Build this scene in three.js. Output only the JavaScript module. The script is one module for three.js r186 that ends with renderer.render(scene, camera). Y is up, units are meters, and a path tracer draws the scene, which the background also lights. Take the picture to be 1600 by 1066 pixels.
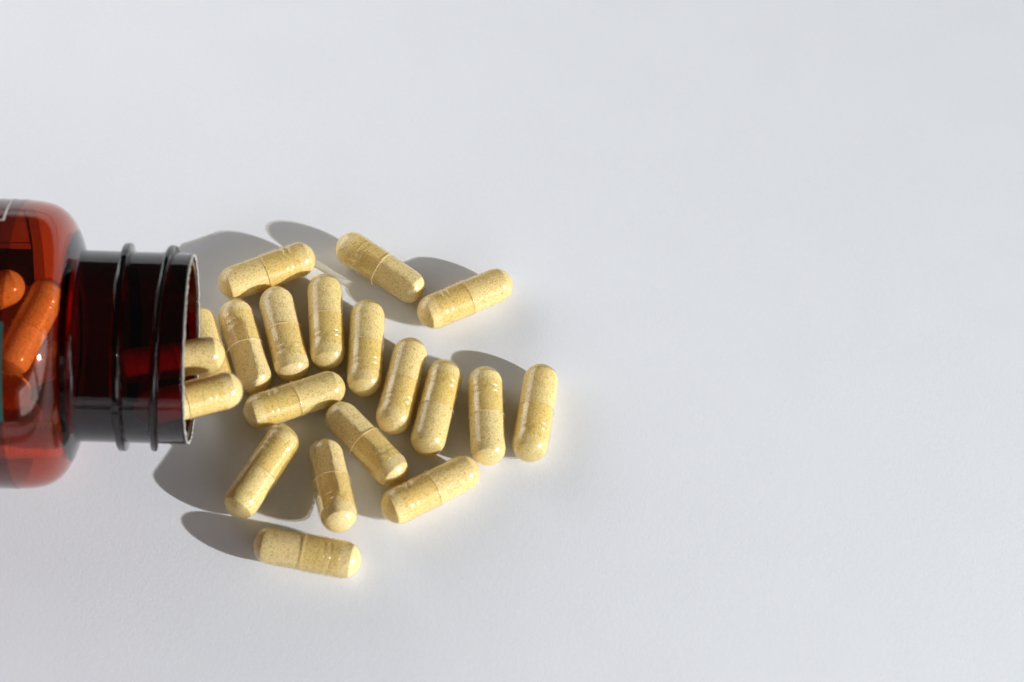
import * as THREE from 'three';
import { mergeGeometries, mergeVertices, toCreasedNormals } from 'three/addons/utils/BufferGeometryUtils.js';
import { RectAreaLightUniformsLib } from 'three/addons/lights/RectAreaLightUniformsLib.js';

// ---------------------------------------------------------------- camera
// A 75 mm-like lens half a metre away, tilted about 29 degrees from straight down.
const V = (x, y, z) => new THREE.Vector3(x, y, z);
const W = 1600, H = 1066, F = 3500, DIST = 0.525;
const NADIR = [520, 533 + F * Math.tan(THREE.MathUtils.degToRad(29))];   // where straight down would fall, in photo pixels
const down = V(NADIR[0] - W / 2, NADIR[1] - H / 2, F).normalize();
const ax = V(1, 0, 0).addScaledVector(down, -down.x).normalize(), ay = down.clone().negate(), az = ax.clone().cross(ay);
const fromLens = (v) => V(v.dot(ax), v.dot(ay), v.dot(az));
const eye = fromLens(V(0, 0, 1)).multiplyScalar(-DIST);
const ray = (px, py) => fromLens(V(px - W / 2, py - H / 2, F)).normalize();
const at = (px, py, h = 0) => { const r = ray(px, py); return r.multiplyScalar((h - eye.y) / r.y).add(eye); };

const scene = new THREE.Scene();
const camera = new THREE.PerspectiveCamera(2 * THREE.MathUtils.radToDeg(Math.atan(H / 2 / F)), W / H, 0.01, 20);
camera.position.copy(eye);
camera.up.copy(fromLens(V(0, -1, 0)));
camera.lookAt(0, 0, 0);
camera.focus = DIST - 0.004;
camera.userData.fStop = 14;
scene.add(camera);

// ---------------------------------------------------------------- light
const renderer = new THREE.WebGLRenderer({ antialias: true });
renderer.toneMapping = THREE.LinearToneMapping;
renderer.toneMappingExposure = 1.06;
renderer.shadowMap.enabled = true;
renderer.setSize(1024, 682);
RectAreaLightUniformsLib.init();
scene.background = new THREE.Color(0.04, 0.039, 0.037);                  // the dim room round the table

const SUN_EL = THREE.MathUtils.degToRad(21.5);
const sunDir = V(0.925 * Math.cos(SUN_EL), Math.sin(SUN_EL), 0.38 * Math.cos(SUN_EL)).normalize();
const sun = new THREE.DirectionalLight(new THREE.Color(0.965, 0.98, 1.0), 4.6);
sun.position.copy(sunDir).multiplyScalar(3);
sun.castShadow = true;
sun.shadow.mapSize.set(4096, 4096);
Object.assign(sun.shadow.camera, { left: -0.3, right: 0.3, top: 0.3, bottom: -0.3, near: 0.5, far: 6 });
scene.add(sun, sun.target);

// ---------------------------------------------------------------- helpers
let seed = 12345;
const rnd = () => { seed = (seed * 1664525 + 1013904223) >>> 0; return seed / 4294967296; };
const hash = (x, y, s) => { let h = (x * 374761393 + y * 668265263 + s * 2147483647) | 0; h = Math.imul(h ^ (h >>> 13), 1274126177); return ((h ^ (h >>> 16)) >>> 0) / 4294967295; };
function tileNoise(u, v, n, s) {                                         // value noise that tiles with period n
  const x = u * n, y = v * n, x0 = Math.floor(x), y0 = Math.floor(y), fx = x - x0, fy = y - y0;
  const sx = fx * fx * (3 - 2 * fx), sy = fy * fy * (3 - 2 * fy), m = (a) => ((a % n) + n) % n;
  const a = hash(m(x0), m(y0), s), b = hash(m(x0 + 1), m(y0), s), c = hash(m(x0), m(y0 + 1), s), d = hash(m(x0 + 1), m(y0 + 1), s);
  return (a + (b - a) * sx) * (1 - sy) + (c + (d - c) * sx) * sy;
}
function dataTexture(n, fn, color) {
  const d = new Uint8Array(n * n * 4);
  for (let j = 0; j < n; j++) for (let i = 0; i < n; i++) {
    const c = fn((i + 0.5) / n, (j + 0.5) / n, i, j), k = (j * n + i) * 4;
    for (let q = 0; q < 3; q++) d[k + q] = Math.max(0, Math.min(255, Math.round(255 * (Array.isArray(c) ? c[q] : c))));
    d[k + 3] = 255;
  }
  const t = new THREE.DataTexture(d, n, n);
  t.wrapS = t.wrapT = THREE.RepeatWrapping;
  t.magFilter = THREE.LinearFilter; t.minFilter = THREE.LinearMipmapLinearFilter; t.generateMipmaps = true;
  if (color) t.colorSpace = THREE.SRGBColorSpace;
  t.needsUpdate = true;
  return t;
}
const srgb = (x) => (x <= 0.0031308 ? 12.92 * x : 1.055 * Math.pow(x, 1 / 2.4) - 0.055);
const taken = {};
function numbered(name) { const k = taken[name] = (taken[name] ?? -1) + 1; return k ? name + '_' + String(k).padStart(3, '0') : name; }
function mesh(name, geometry, material, parent = scene) {
  const m = new THREE.Mesh(geometry, material);
  m.name = parent === scene ? numbered(name) : name;
  m.castShadow = m.receiveShadow = true;
  parent.add(m);
  return m;
}
function thing(name, label, category, group) {
  const o = new THREE.Group();
  o.name = numbered(name);
  o.userData = { label, category };
  if (group) o.userData.group = group;
  scene.add(o);
  return o;
}
const MM = 0.001;
function lathe(profile, segments, alongX = true) {                       // [along, radius] in mm, turned round the x axis
  const g = new THREE.LatheGeometry(profile.map(([a, r]) => new THREE.Vector2(Math.max(r, 0) * MM, a * MM)), segments);
  if (alongX) g.rotateZ(-Math.PI / 2);
  return g;
}

// ---------------------------------------------------------------- surface: white paper
const fibre = dataTexture(1024, (u, v) => {
  const a = tileNoise(u, v, 280, 1), b = tileNoise(u, v, 150, 2), c = tileNoise(u, v, 480, 3), d = tileNoise(u, v, 60, 4);
  return 0.36 * a + 0.26 * b + 0.26 * c + 0.12 * d;
});
const paperTone = dataTexture(512, (u, v) => {
  const n = 0.6 * tileNoise(u, v, 9, 7) + 0.4 * tileNoise(u, v, 140, 8), k = 0.985 + 0.03 * (n - 0.5);
  return [srgb(0.785 * k), srgb(0.80 * k), srgb(0.835 * k)];
}, true);
{
  const g = new THREE.BoxGeometry(3.2, 0.02, 3.2);
  const uv = g.attributes.uv;
  for (let i = 0; i < uv.count; i++) uv.setXY(i, uv.getX(i) * 3.2 / 0.09 + 0.37, uv.getY(i) * 3.2 / 0.09 + 0.11);
  const m = new THREE.MeshStandardMaterial({ map: paperTone, bumpMap: fibre, bumpScale: 0.000028, roughness: 0.92 });
  m.name = 'white_paper';
  const p = mesh('table_surface', g, m);
  p.position.y = -0.01;
  p.userData = { kind: 'structure', label: 'white fine grained paper surface under the bottle and capsules' };
}

// ---------------------------------------------------------------- windows outside the frame
const frameMat = new THREE.MeshStandardMaterial({ color: new THREE.Color(0.55, 0.54, 0.52), roughness: 0.6 });
function windowThing(label, centre, width, height, panes, radiance, color, turn = 0) {   // panes: [middle, width], one beside the other, each in its own frame bars
  const o = thing('window', label, 'window');
  o.position.set(centre.x, 0, centre.z);
  o.rotation.y = Math.atan2(-centre.x, -centre.z) + turn;                       // its +z looks at the capsules
  const y0 = centre.y - height / 2, y1 = centre.y + height / 2, b = 0.04;
  const box = (w, h, x, y) => { const g = new THREE.BoxGeometry(w, h, 0.04); g.translate(x, y, 0); return g; };
  const x0 = Math.min(...panes.map(([x, w]) => x - w / 2)), x1 = Math.max(...panes.map(([x, w]) => x + w / 2));
  mesh('frame', mergeGeometries([box(x1 - x0 + 2 * b, b, (x0 + x1) / 2, y1 + b / 2), box(x1 - x0 + 2 * b, y0, (x0 + x1) / 2, y0 / 2), box(b, height, x0 - b / 2, centre.y), box(b, height, x1 + b / 2, centre.y)]), frameMat, o);
  if (panes.length > 1) { const m0 = panes[0][0] + panes[0][1] / 2, m1 = panes[1][0] - panes[1][1] / 2; mesh('mullion', box(m1 - m0, height, (m0 + m1) / 2, centre.y), frameMat, o); }
  for (const [x, w] of panes) {
    const g = new THREE.PlaneGeometry(w, height); g.translate(x, centre.y, -0.01);
    mesh('pane', g, new THREE.MeshPhysicalMaterial({ color: 0xffffff, roughness: 0.02, transmission: 0.95, thickness: 0, emissive: color, emissiveIntensity: radiance * 0.2 }), o);
    const l = new THREE.RectAreaLight(color, radiance, w, height);
    l.position.set(x, centre.y, 0.0);
    l.rotation.y = Math.PI;
    o.add(l);
  }
  return o;
}
windowThing('wide pale window standing behind the bottle, away from the sun', V(-0.52, 0.25, -0.34), 0.76, 0.36, [[0, 0.76]], 3.4, new THREE.Color(1, 0.99, 0.975));
windowThing('two pane window on the sunny side of the capsules', sunDir.clone().multiplyScalar(0.5), 0.34, 0.22, [[0, 0.40], [0.42, 0.36]], 2.5, new THREE.Color(0.97, 0.985, 1), THREE.MathUtils.degToRad(-24));

// ---------------------------------------------------------------- capsules
const CR = 4.30, BR = 4.12, SEG = 16.0, HALF = SEG / 2;                  // cap radius, body radius, straight length in mm
const dome = (x, r, dir, n = 12) => Array.from({ length: n + 1 }, (_, k) => { const a = k / n * Math.PI / 2; return [x + dir * r * Math.cos(a), r * Math.sin(a)]; });
const bodyProfile = [...dome(-HALF - 0.1, BR, -1), [-4, BR], [0, BR], [4, BR], [7.5, BR], [7.62, BR - 0.05], [7.62, BR - 0.12]];
const ring = (x, w, d) => [-1, -0.6, 0, 0.6, 1].map((t) => [x + t * w, CR - d * (1 - t * t)]);
const capProfile = [[-0.62, BR + 0.03], [-0.70, CR - 0.04], [-0.62, CR + 0.04], [-0.45, CR + 0.04], [-0.25, CR], [1, CR], [3, CR], ...ring(4.4, 0.4, 0.26), ...ring(5.8, 0.4, 0.28), [7, CR], ...dome(HALF, CR, 1).reverse()];
const shellBody = lathe(bodyProfile, 56), shellCap = lathe(capProfile, 56);

function powderGeometry(cut, s) {                                        // the filling; where it does not reach the shell it ends in a level face at y = cut
  const PR = BR - 0.14, p = [];
  p.push(...dome(-HALF - 0.1, PR, -1, 14));
  for (let x = -7.4; x <= 7.4; x += 0.74) p.push([x, PR]);
  p.push([7.7, PR], [7.9, CR - 0.3], ...dome(HALF, CR - 0.28, 1, 14).reverse());
  const g = lathe(p, 72), a = g.attributes.position;
  for (let i = 0; i < a.count; i++) {
    const x = a.getX(i), y = a.getY(i), z = a.getZ(i), r = Math.hypot(y, z);
    const n = tileNoise(x * 90 + 7, y * 90 + z * 61 + 3, 64, s) - 0.5;
    let k = 1 + 0.012 * n; if (r < 1e-6) k = 1;
    let ny = y * k; const nz = z * k, c = (cut + 0.3 * n + 0.04 * Math.sin(x * 700 + s) + Math.max(0, x * 1000 - 4.6) * 0.9) * MM;
    const over = (ny - c) / (0.35 * MM); ny = over > 8 ? c + (ny - c) * 0.02 : ny - 0.98 * 0.35 * MM * Math.log1p(Math.exp(over));
    a.setXYZ(i, x, ny, nz);
  }
  return cut < CR ? toCreasedNormals(g, 0.7) : (g.computeVertexNormals(), toCreasedNormals(g, 0.9));
}
const powders = { full: powderGeometry(9, 1), slight: powderGeometry(1.9, 2), half: powderGeometry(1.2, 3) };

const grain = dataTexture(1024, (u, v, i, j) => {
  const f = hash(i >> 2, j >> 2, 5), a = tileNoise(u, v, 210, 11), b = tileNoise(u, v, 125, 12), c = tileNoise(u, v, 14, 13), e = tileNoise(u, v, 130, 14), g = tileNoise(u, v, 60, 16);
  let k = 0.965 + 0.36 * (a - 0.5) + 0.36 * (b - 0.5) + 0.12 * (f - 0.5) + 0.14 * (c - 0.5);
  if (a + b < 0.5) k -= 0.1;                                             // gaps between the grains
  const fleck = e > 0.94 && g > 0.5;                                     // sparse dark plant flecks
  if (fleck) k *= 0.4;
  k = Math.min(k, 1.05);
  const d = 1 - k, w = 0.05 * (c - 0.5);                                 // the deeper grains are a fuller gold
  return [srgb(0.94 * k), srgb((0.80 - w) * k * (1 - 0.16 * d)), srgb((0.475 - w) * k * (1 - 0.9 * d))];
}, true);
const grainBump = dataTexture(512, (u, v) => 0.55 * tileNoise(u, v, 96, 12) + 0.45 * tileNoise(u, v, 170, 11));
const powderMats = [[1, 1, 1], [0.96, 0.94, 0.88], [0.99, 0.96, 0.92], [1, 0.99, 1.04]].map((c) => new THREE.MeshPhysicalMaterial({ color: new THREE.Color(...c), map: grain, bumpMap: grainBump, bumpScale: 0.000035, roughness: 1, transmission: 0.2, thickness: 0, specularIntensity: 0.2 }));
const gelMat = new THREE.MeshPhysicalMaterial({ color: new THREE.Color(0.992, 0.962, 0.85), roughness: 0.2, transmission: 1, thickness: 0, ior: 1.5 });

const rimGeo = new THREE.TorusGeometry((CR - 0.05) * MM, 0.075 * MM, 8, 56); rimGeo.rotateY(Math.PI / 2); rimGeo.translate(-0.62 * MM, 0, 0);
const rimMat = new THREE.MeshPhysicalMaterial({ color: new THREE.Color(0.93, 0.86, 0.66), roughness: 0.5, transmission: 0.6, thickness: 0 });
const GROUP = 'yellow powder capsules';
function capsule(a, b, label, fill = 'full', voidDir = V(-0.6, 0.6, 0.5)) {   // a, b: centres of the two domes; b is the cap's end
  const o = thing('capsule', label, 'capsule', GROUP);
  const x = b.clone().sub(a).normalize(), y = voidDir.clone().addScaledVector(x, -voidDir.dot(x)).normalize(), z = x.clone().cross(y);
  if (fill === 'full') { const t = rnd() * 6.283, y2 = y.clone().multiplyScalar(Math.cos(t)).addScaledVector(z, Math.sin(t)); y.copy(y2); z.copy(x).cross(y); }
  o.quaternion.setFromRotationMatrix(new THREE.Matrix4().makeBasis(x, y, z));
  o.position.copy(a).add(b).multiplyScalar(0.5);
  o.scale.x = 0.985 + 0.03 * rnd();                                     // no two are pushed together quite alike
  mesh('powder', powders[fill], powderMats[Math.floor(rnd() * 4)], o);
  mesh('shell_body', shellBody, gelMat, o);
  mesh('cut_edge', rimGeo, rimMat, mesh('shell_cap', shellCap, gelMat, o));
  return o;
}
// photo bounding boxes [x0, y0, x1, y1], slope sign (1: falls to the right), which end wears the cap (0: first = left, 1: right), filling, label
const h0 = CR * MM;
const lying = [
  ['A', 340, 378, 494, 470, -1, 1, 'full', 'capsule lying crosswise at the far ends of the first two row capsules'],
  ['B', 523, 362, 665, 475, 1, 0, 'slight', 'capsule with an amber gap along its side, in the pair lying apart behind the row'],
  ['C', 650, 418, 803, 515, -1, 0, 'full', 'evenly filled capsule of the pair lying apart behind the row'],
  ['D', 340, 468, 425, 615, 1, 0, 'slight', 'upright capsule nearest the bottle mouth, cap rings at its far end'],
  ['E', 404, 449, 483, 595, 1, 1, 'full', 'second capsule from the bottle mouth in the fanned row'],
  ['F', 478, 430, 536, 577, 1, 1, 'full', 'third capsule from the bottle mouth in the fanned row, standing farthest back'],
  ['G', 540, 468, 603, 620, -1, 0, 'full', 'fourth capsule from the bottle mouth in the fanned row'],
  ['H', 586, 527, 669, 680, -1, 0, 'full', 'fifth capsule from the bottle mouth, touching the side of the sixth'],
  ['I', 640, 561, 723, 714, -1, 1, 'full', 'sixth capsule from the bottle mouth, between two others of the row'],
  ['J', 728, 571, 792, 729, 1, 0, 'full', 'next to last capsule of the fanned row, its near end touching a slanted one'],
  ['K', 799, 568, 874, 722, -1, 0, 'full', 'last capsule of the fanned row, lying farthest from the bottle'],
  ['L', 380, 580, 540, 671, -1, 0, 'full', 'capsule lying crosswise in front of the row, its side half in shade'],
  ['M', 505, 629, 636, 760, 1, 1, 'slight', 'capsule with an amber gap and a pale cap dome, in front of the fanned row'],
  ['N', 349, 664, 469, 811, -1, 1, 'full', 'slanted capsule near the bottle mouth casting a long shadow towards the neck'],
  ['O', 482, 685, 558, 838, 1, 1, 'half', 'half empty capsule with a wide clear amber hollow, end resting on another capsule'],
  ['P', 594, 711, 751, 819, -1, 0, 'full', 'slanted front capsule between the half hollow one and the fanned row'],
  ['Q', 395, 823, 565, 905, 1, 1, 'full', 'foremost capsule with a dark seam ring, lying apart under the end of the hollow one'],
];
const placed = {};
for (const [k, x0, y0, x1, y1, s] of lying) {
  const depth = at((x0 + x1) / 2, (y0 + y1) / 2, h0).sub(eye).dot(ray(W / 2, H / 2)), w = CR * MM * F / depth;
  const l = at(x0 + w, s > 0 ? y0 + w : y1 - w, h0), r = at(x1 - w, s > 0 ? y1 - w : y0 + w, h0);
  const c = l.clone().add(r).multiplyScalar(0.5), d = r.sub(l).normalize();
  placed[k] = { a: c.clone().addScaledVector(d, -HALF * MM), b: c.clone().addScaledVector(d, HALF * MM) };
}
placed.O.b.y += 0.0030; placed.O.a.y += 0.0000;                          // its cap leans on the foremost capsule
function closest(p, q) {                                                 // nearest points of two segments, by sampling
  let best = [1e9];
  for (let i = 0; i <= 24; i++) for (let j = 0; j <= 24; j++) {
    const u = p.a.clone().lerp(p.b, i / 24), v = q.a.clone().lerp(q.b, j / 24), d = u.distanceTo(v);
    if (d < best[0]) best = [d, u, v, i / 24, j / 24];
  }
  return best;
}
function relax(list, rounds, settle) {
  for (let n = 0; n < rounds; n++) {
    for (let i = 0; i < list.length; i++) for (let j = i + 1; j < list.length; j++) {
      const p = list[i], q = list[j], [d, u, v, s, t] = closest(p, q), over = 2 * CR * MM + 0.00003 - d;
      if (over <= 0) continue;
      const n2 = u.clone().sub(v).normalize().multiplyScalar(over * 0.5);
      if (settle === 'flat') n2.y = 0;
      p.a.addScaledVector(n2, 2 * (1 - s) * (p.pin ?? 1)); p.b.addScaledVector(n2, 2 * s * (p.pin ?? 1));
      q.a.addScaledVector(n2, -2 * (1 - t) * (q.pin ?? 1)); q.b.addScaledVector(n2, -2 * t * (q.pin ?? 1));
    }
    for (const p of list) {
      if (typeof settle === 'function') settle(p);
      const c = p.a.clone().add(p.b).multiplyScalar(0.5), d = p.b.clone().sub(p.a).normalize().multiplyScalar(HALF * MM);
      p.a.copy(c).sub(d); p.b.copy(c).add(d);
    }
  }
}

// ---------------------------------------------------------------- bottle: where it lies
const R = 31.0, RN = 20.7;                                               // body and neck radius, mm
const PSI = THREE.MathUtils.degToRad(-0.3);
const bottle = thing('pill_bottle', 'amber plastic bottle lying on its side with its open mouth towards the capsules', 'bottle');
const mouth = at(297, 545.3, R * MM);                                      // centre of the mouth
bottle.position.set(mouth.x, 0, mouth.z);
bottle.rotation.y = -PSI;
bottle.updateMatrixWorld(true);
const axis = V(Math.cos(PSI), 0, Math.sin(PSI)), axisAt = V(mouth.x, R * MM, mouth.z);
const onBottle = (px, py, radius, far) => {                              // where a sight line meets the body's cylinder: {along (mm from the mouth), angle}
  const r = ray(px, py), o = eye.clone().sub(axisAt), rp = r.clone().addScaledVector(axis, -r.dot(axis)), op = o.clone().addScaledVector(axis, -o.dot(axis));
  const A = rp.lengthSq(), B = rp.dot(op), C = op.lengthSq() - (radius * MM) ** 2, D = Math.max(0, B * B - A * C), t = (-B + (far ? 1 : -1) * Math.sqrt(D)) / A;
  const p = bottle.worldToLocal(eye.clone().addScaledVector(r, t));
  return { along: p.x * 1000, angle: Math.atan2(p.z, p.y - R * MM) };
};

// body and neck, mm from the mouth (towards the base: negative)
const SH = -23.1;                                                        // where the shoulder meets the neck
const shoulder = [[0.25, 20.75], [0.0, 21.1], [-0.25, 21.8], [-0.7, 23.1], [-1.4, 24.9], [-2.4, 26.9], [-3.6, 28.45], [-5.0, 29.55], [-6.6, 30.3], [-8.6, 30.75], [-10.4, 30.93], [-12.4, R]];
const BASE = -118, WALL = 0.4;
const bodyOuter = [...shoulder.slice(4).map(([a, r]) => [SH + a, r]), [-50, R], [-80, R], [BASE + 8, R], [BASE + 4, 30.4], [BASE + 1.4, 28.6], [BASE, 25.5], [BASE + 0.2, 22], [BASE + 3, 12], [BASE + 4, 0]];
const inward = (p) => p.map(([a, r], i) => {                             // the same outline, a wall's thickness further in
  const [a0, r0] = p[Math.max(0, i - 1)], [a1, r1] = p[Math.min(p.length - 1, i + 1)], l = Math.hypot(a1 - a0, r1 - r0);
  const nx = (r1 - r0) / l, ny = -(a1 - a0) / l, s = ny >= 0 ? 1 : -1;
  return [a - WALL * Math.abs(nx) * (a > BASE + 10 ? 1 : -1), Math.max(0, r - WALL * Math.abs(ny))];
});
const bodyInner = inward(bodyOuter); bodyInner[0] = [SH - 2.1, 24.2];
const lift = (g) => g.translate(0, R * MM, 0);
// one amber plastic, given by what a millimetre of it lets through: the thin blown body is a sheet of WALL mm, the neck is solid plastic that darkens by its own depth
const perMM = [0.394, 0.0150, 0.0013];
const NECK_WALL = 2.4;
const amber = new THREE.MeshPhysicalMaterial({ color: new THREE.Color(...perMM.map((t) => Math.pow(t, WALL / 2))), roughness: 0.05, transmission: 1, thickness: 0, ior: 1.5 });
const amberThick = new THREE.MeshPhysicalMaterial({ color: 0xffffff, roughness: 0.03, transmission: 1, thickness: NECK_WALL * MM, ior: 1.5, attenuationColor: new THREE.Color(...perMM), attenuationDistance: MM });
mesh('body', lift(mergeGeometries([lathe(bodyOuter.slice().reverse(), 160), lathe(bodyInner, 160)])), amber, bottle);

const neckOuter = [...shoulder.slice(0, 5).reverse().map(([a, r]) => [SH + a, r]), [SH + 0.6, RN - 0.02], [SH + 1.2, RN - 0.1], [-16.5, RN - 0.1], [-10, RN - 0.1], [-4, RN - 0.1], [-0.35, RN - 0.1], [-0.1, RN - 0.25], [0, RN - 0.5]];
const neckInner = [[0, 18.5], [-0.3, RN - 0.1 - NECK_WALL], [-8, RN - 0.1 - NECK_WALL], [-16, RN - 0.1 - NECK_WALL], [SH + 0.5, 18.3], [SH - 0.6, 19.2], [SH - 1.5, 21.4], [SH - 2.1, 24.2]];
const neck = mesh('neck', lift(lathe([...neckOuter, ...neckInner, neckOuter[0]], 160)), amberThick, bottle);
// collar ring round the neck
const bead = (x, w, h) => [[x - w - 0.25, RN - 0.15], [x - w, RN + 0.1], [x - w * 0.82, RN + h - 0.3], [x - w * 0.6, RN + h], [x + w * 0.6, RN + h], [x + w * 0.82, RN + h - 0.3], [x + w, RN + 0.1], [x + w + 0.25, RN - 0.15], [x - w - 0.25, RN - 0.15]];
mesh('collar_ring', lift(lathe(bead(-13.6, 0.95, 1.75), 160)), amberThick, neck);
// screw thread: a ridge that winds once round the neck
{
  const n = 200, prof = [[-1.0, -0.15], [-0.8, 0.3], [-0.6, 1.35], [-0.35, 1.6], [0.35, 1.6], [0.6, 1.35], [0.8, 0.3], [1.0, -0.15]], pos = [], idx = [];
  const from = -2.6, to = 3.3;                                           // angle from straight up, towards the viewer positive
  for (let i = 0; i <= n; i++) {
    const t = from + (to - from) * i / n, c = -5.1 - 5.6 * t / (2 * Math.PI), e = Math.min(1, i / 12, (n - i) / 12);
    for (const [dx, dr] of prof) { const r = RN + (dr > 0 ? dr * e : dr); pos.push((c + dx) * MM, (r * Math.cos(t) + R) * MM, r * Math.sin(t) * MM); }
  }
  const m = prof.length;
  for (let i = 0; i < n; i++) for (let j = 0; j < m; j++) { const k = i * m + j, q = i * m + (j + 1) % m; idx.push(k, k + m, q, q, k + m, q + m); }
  const g = new THREE.BufferGeometry();
  g.setAttribute('position', new THREE.Float32BufferAttribute(pos, 3)); g.setIndex(idx); g.computeVertexNormals();
  mesh('screw_thread', g, amberThick, neck);
}
// torn remnant of the foil seal on the rim
{
  const n = 420, pos = [], idx = [];
  for (let i = 0; i < n; i++) {
    const t = i / n * 2 * Math.PI, j = (s, k) => (hash(Math.floor(i / k), 3, s) - 0.5);
    const ro = RN - 0.12 + 0.14 * j(21, 2) + 0.1 * j(22, 7), ri = 19.85 + 0.35 * j(23, 3) + 0.3 * j(24, 9), f = 0.42 + 0.2 * j(25, 2) + 0.12 * j(26, 5);
    for (const [a, r] of [[0.03, ri], [f, ri + 0.1], [f * 0.95, (ri + ro) / 2], [f, ro - 0.05], [0.03, ro + 0.02]]) pos.push(a * MM, (r * Math.cos(t) + R) * MM, r * Math.sin(t) * MM);
  }
  for (let i = 0; i < n; i++) for (let k = 0; k < 5; k++) { const a = i * 5 + k, b = i * 5 + (k + 1) % 5, c = (i + 1) % n * 5 + k, d = (i + 1) % n * 5 + (k + 1) % 5; idx.push(a, c, b, b, c, d); }
  const g = new THREE.BufferGeometry();
  g.setAttribute('position', new THREE.Float32BufferAttribute(pos, 3)); g.setIndex(idx); g.computeVertexNormals();
  const m = mesh('seal_remnant', g, new THREE.MeshStandardMaterial({ color: new THREE.Color(0.36, 0.34, 0.30), roughness: 0.9 }), neck);
  m.userData.label = 'torn whitish remnant of the paper seal on the rim';
}
// printed clear label round the body
const edge = onBottle(43, 309.5, R).along;
function patch(x0, x1, a0, a1, radius, n = 48) {                          // a piece of the label's cylinder
  const pos = [], idx = [], nor = [];
  for (let i = 0; i <= n; i++) { const t = a0 + (a1 - a0) * i / n, c = Math.cos(t), s = Math.sin(t); for (const x of [x0, x1]) { pos.push(x * MM, (radius * c + R) * MM, radius * s * MM); nor.push(0, c, s); } }
  for (let i = 0; i < n; i++) { const k = 2 * i; idx.push(k, k + 2, k + 1, k + 1, k + 2, k + 3); }
  const g = new THREE.BufferGeometry();
  g.setAttribute('position', new THREE.Float32BufferAttribute(pos, 3)); g.setAttribute('normal', new THREE.Float32BufferAttribute(nor, 3)); g.setIndex(idx);
  return g;
}
const film = new THREE.MeshPhysicalMaterial({ color: new THREE.Color(0.5, 0.4, 0.38), roughness: 0.12, transmission: 1, thickness: 0, ior: 1.45 });
const label = mesh('label', patch(-108, edge, -Math.PI, Math.PI, R + 0.05, 160), film, bottle);
label.userData.label = 'clear printed label wrapped round the bottle body';
const inkWhite = new THREE.MeshStandardMaterial({ color: new THREE.Color(0.62, 0.6, 0.58), roughness: 0.6 });
const inkTeal = new THREE.MeshStandardMaterial({ color: new THREE.Color(0.006, 0.055, 0.042), roughness: 0.5 });
const inkDark = new THREE.MeshStandardMaterial({ color: new THREE.Color(0.03, 0.03, 0.03), roughness: 0.5 });
{
  const l = onBottle(14, 326, R), c = onBottle(5, 345, R), w = 0.42, rr = R + 0.09;
  mesh('printed_frame', mergeGeometries([patch(c.along - w / 2, c.along + w / 2, -Math.PI * 0.62, c.angle, rr), patch(-100, c.along - w / 2, c.angle - w / rr, c.angle, rr)]), inkWhite, label);
  const t0 = onBottle(3, 503, R), t1 = onBottle(3, 659, R), tx = onBottle(2.5, 580, R).along;
  mesh('teal_panel', patch(-100, tx, t0.angle, t1.angle, rr), inkTeal, label);
  const f0 = onBottle(48, 381, R, true), f1 = onBottle(40, 330, R, true), k0 = onBottle(50, 390, R, true), k1 = onBottle(50, 447, R, true);
  mesh('printed_frame', mergeGeometries([patch(f0.along - 0.3, f0.along, f0.angle, f0.angle + 1.0 * Math.sign(f1.angle - f0.angle), rr), patch(-100, f0.along - 0.3, f0.angle, f0.angle + 0.3 / rr, rr)]), inkWhite, label);
  mesh('printed_block', patch(-100, k0.along, k0.angle, k1.angle, rr), inkDark, label);
}

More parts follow.
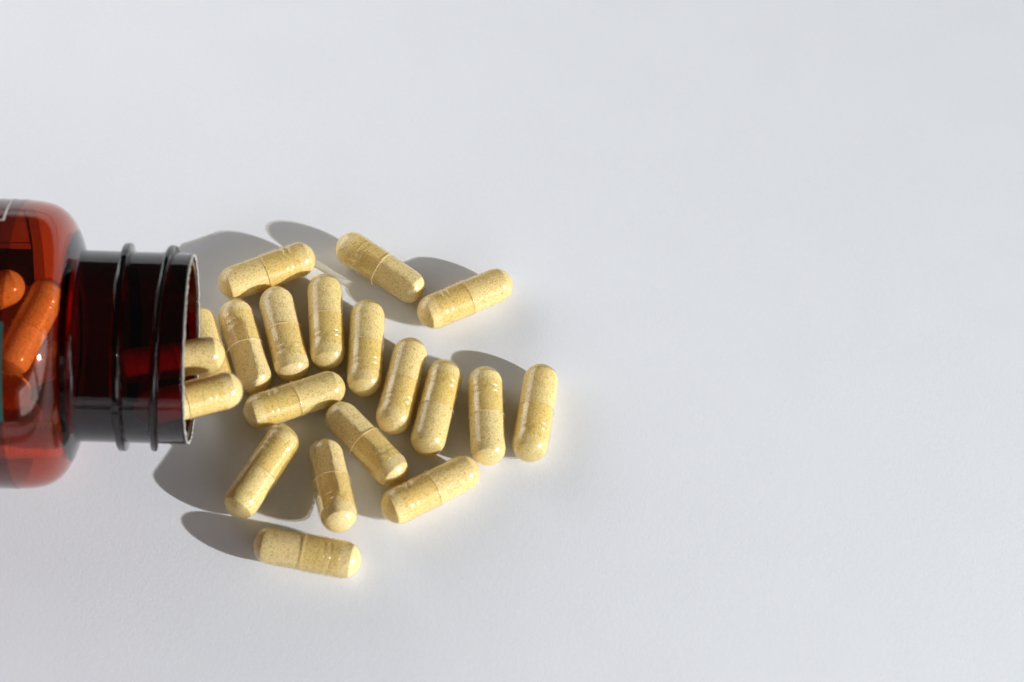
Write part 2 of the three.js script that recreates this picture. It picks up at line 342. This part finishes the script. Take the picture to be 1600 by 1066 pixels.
// ---------------------------------------------------------------- capsules in and at the mouth, and inside
const inNeck = (px, py, off) => at(px, py, off);
const inside = {
  R: { a: at(352 - 26 - 112, 572, 0.0174), b: at(322, 555, 0.0174) },
  S: { a: at(352 - 112, 640, 0.0205), b: at(350, 611, 0.0195) },
};
const T = { a: at(338, 588, h0), b: at(311, 507, h0) };
for (const p of [inside.R, inside.S, T]) { const d = p.a.clone().sub(p.b).normalize(); p.a.copy(p.b).addScaledVector(d, SEG * MM); }
placed.T = T;
relax(Object.values(placed), 60, 'flat');
for (const [k, , , , , , capEnd, fill, text] of lying) {
  const p = placed[k];
  capsule(capEnd ? p.a : p.b, capEnd ? p.b : p.a, text, fill, k === 'O' ? V(-1, 0.55, 0.1) : k === 'D' ? V(-1, 0.8, 0) : V(-0.7, 0.35, 0.75));
}
capsule(T.b, T.a, 'capsule on the paper mostly hidden under the bottle rim');
capsule(inside.R.b, inside.R.a, 'plain capsule end sticking out of the bottle mouth, ringless and showing less than its neighbour');
capsule(inside.S.a, inside.S.b, 'capsule sticking farthest out of the bottle mouth, cap rings showing');

const pile = [
  { a: at(20, 457, 0.021), d: V(-0.86, 0.05, 0.35), pin: 0.2 },
  { a: at(62, 462, 0.019), d: at(26, 545, 0.017).sub(at(62, 462, 0.019)), pin: 0.1 },
  { a: at(24, 597, 0.017), d: V(-1, 0.0, -0.1), pin: 0.2 },
  { a: at(72, 531, 0.008), d: V(-0.7, 0.1, 0.7) },
  { a: at(66, 672, 0.014), d: V(-0.75, 0.1, -0.5) },
  { a: at(30, 640, 0.010), d: V(-1, 0, 0.15) },
  { a: at(10, 540, 0.008), d: V(-1, 0, -0.2) },
].map(({ a, d, pin }) => ({ a, pin, b: a.clone().addScaledVector(d.normalize(), SEG * MM) }));
const keepIn = (p) => {
  for (const e of [p.a, p.b]) {
    e.y -= 0.00004 * (p.pin ?? 1);
    const o = e.clone().sub(axisAt), along = o.dot(axis) * 1000, rad = o.clone().addScaledVector(axis, -o.dot(axis)), l = rad.length() * 1000;
    let lim = R - WALL - CR - 0.15; if (along > SH - 13) lim -= ((along - SH + 13) / 13) ** 2 * 5;
    if (l > lim) e.addScaledVector(rad.normalize(), (lim - l) * MM);
    if (along > SH - 6) e.addScaledVector(axis, (SH - 6 - along) * MM);
  }
};
relax(pile, 160, keepIn);
const insideLabels = ['capsule inside the bottle seen end on under the printed block', 'capsule slanting across the pile inside the amber bottle', 'capsule inside the bottle lying beside the teal panel, end on', 'capsule deep in the shoulder of the amber bottle', 'capsule inside the bottle near the underside of the shoulder', 'low capsule inside the bottle along its viewer side wall', 'capsule inside the bottle buried under the slanting one'];
pile.forEach((p, i) => capsule(p.b, p.a, insideLabels[i] ?? 'capsule buried in the pile inside the amber bottle', 'full'));

renderer.render(scene, camera);
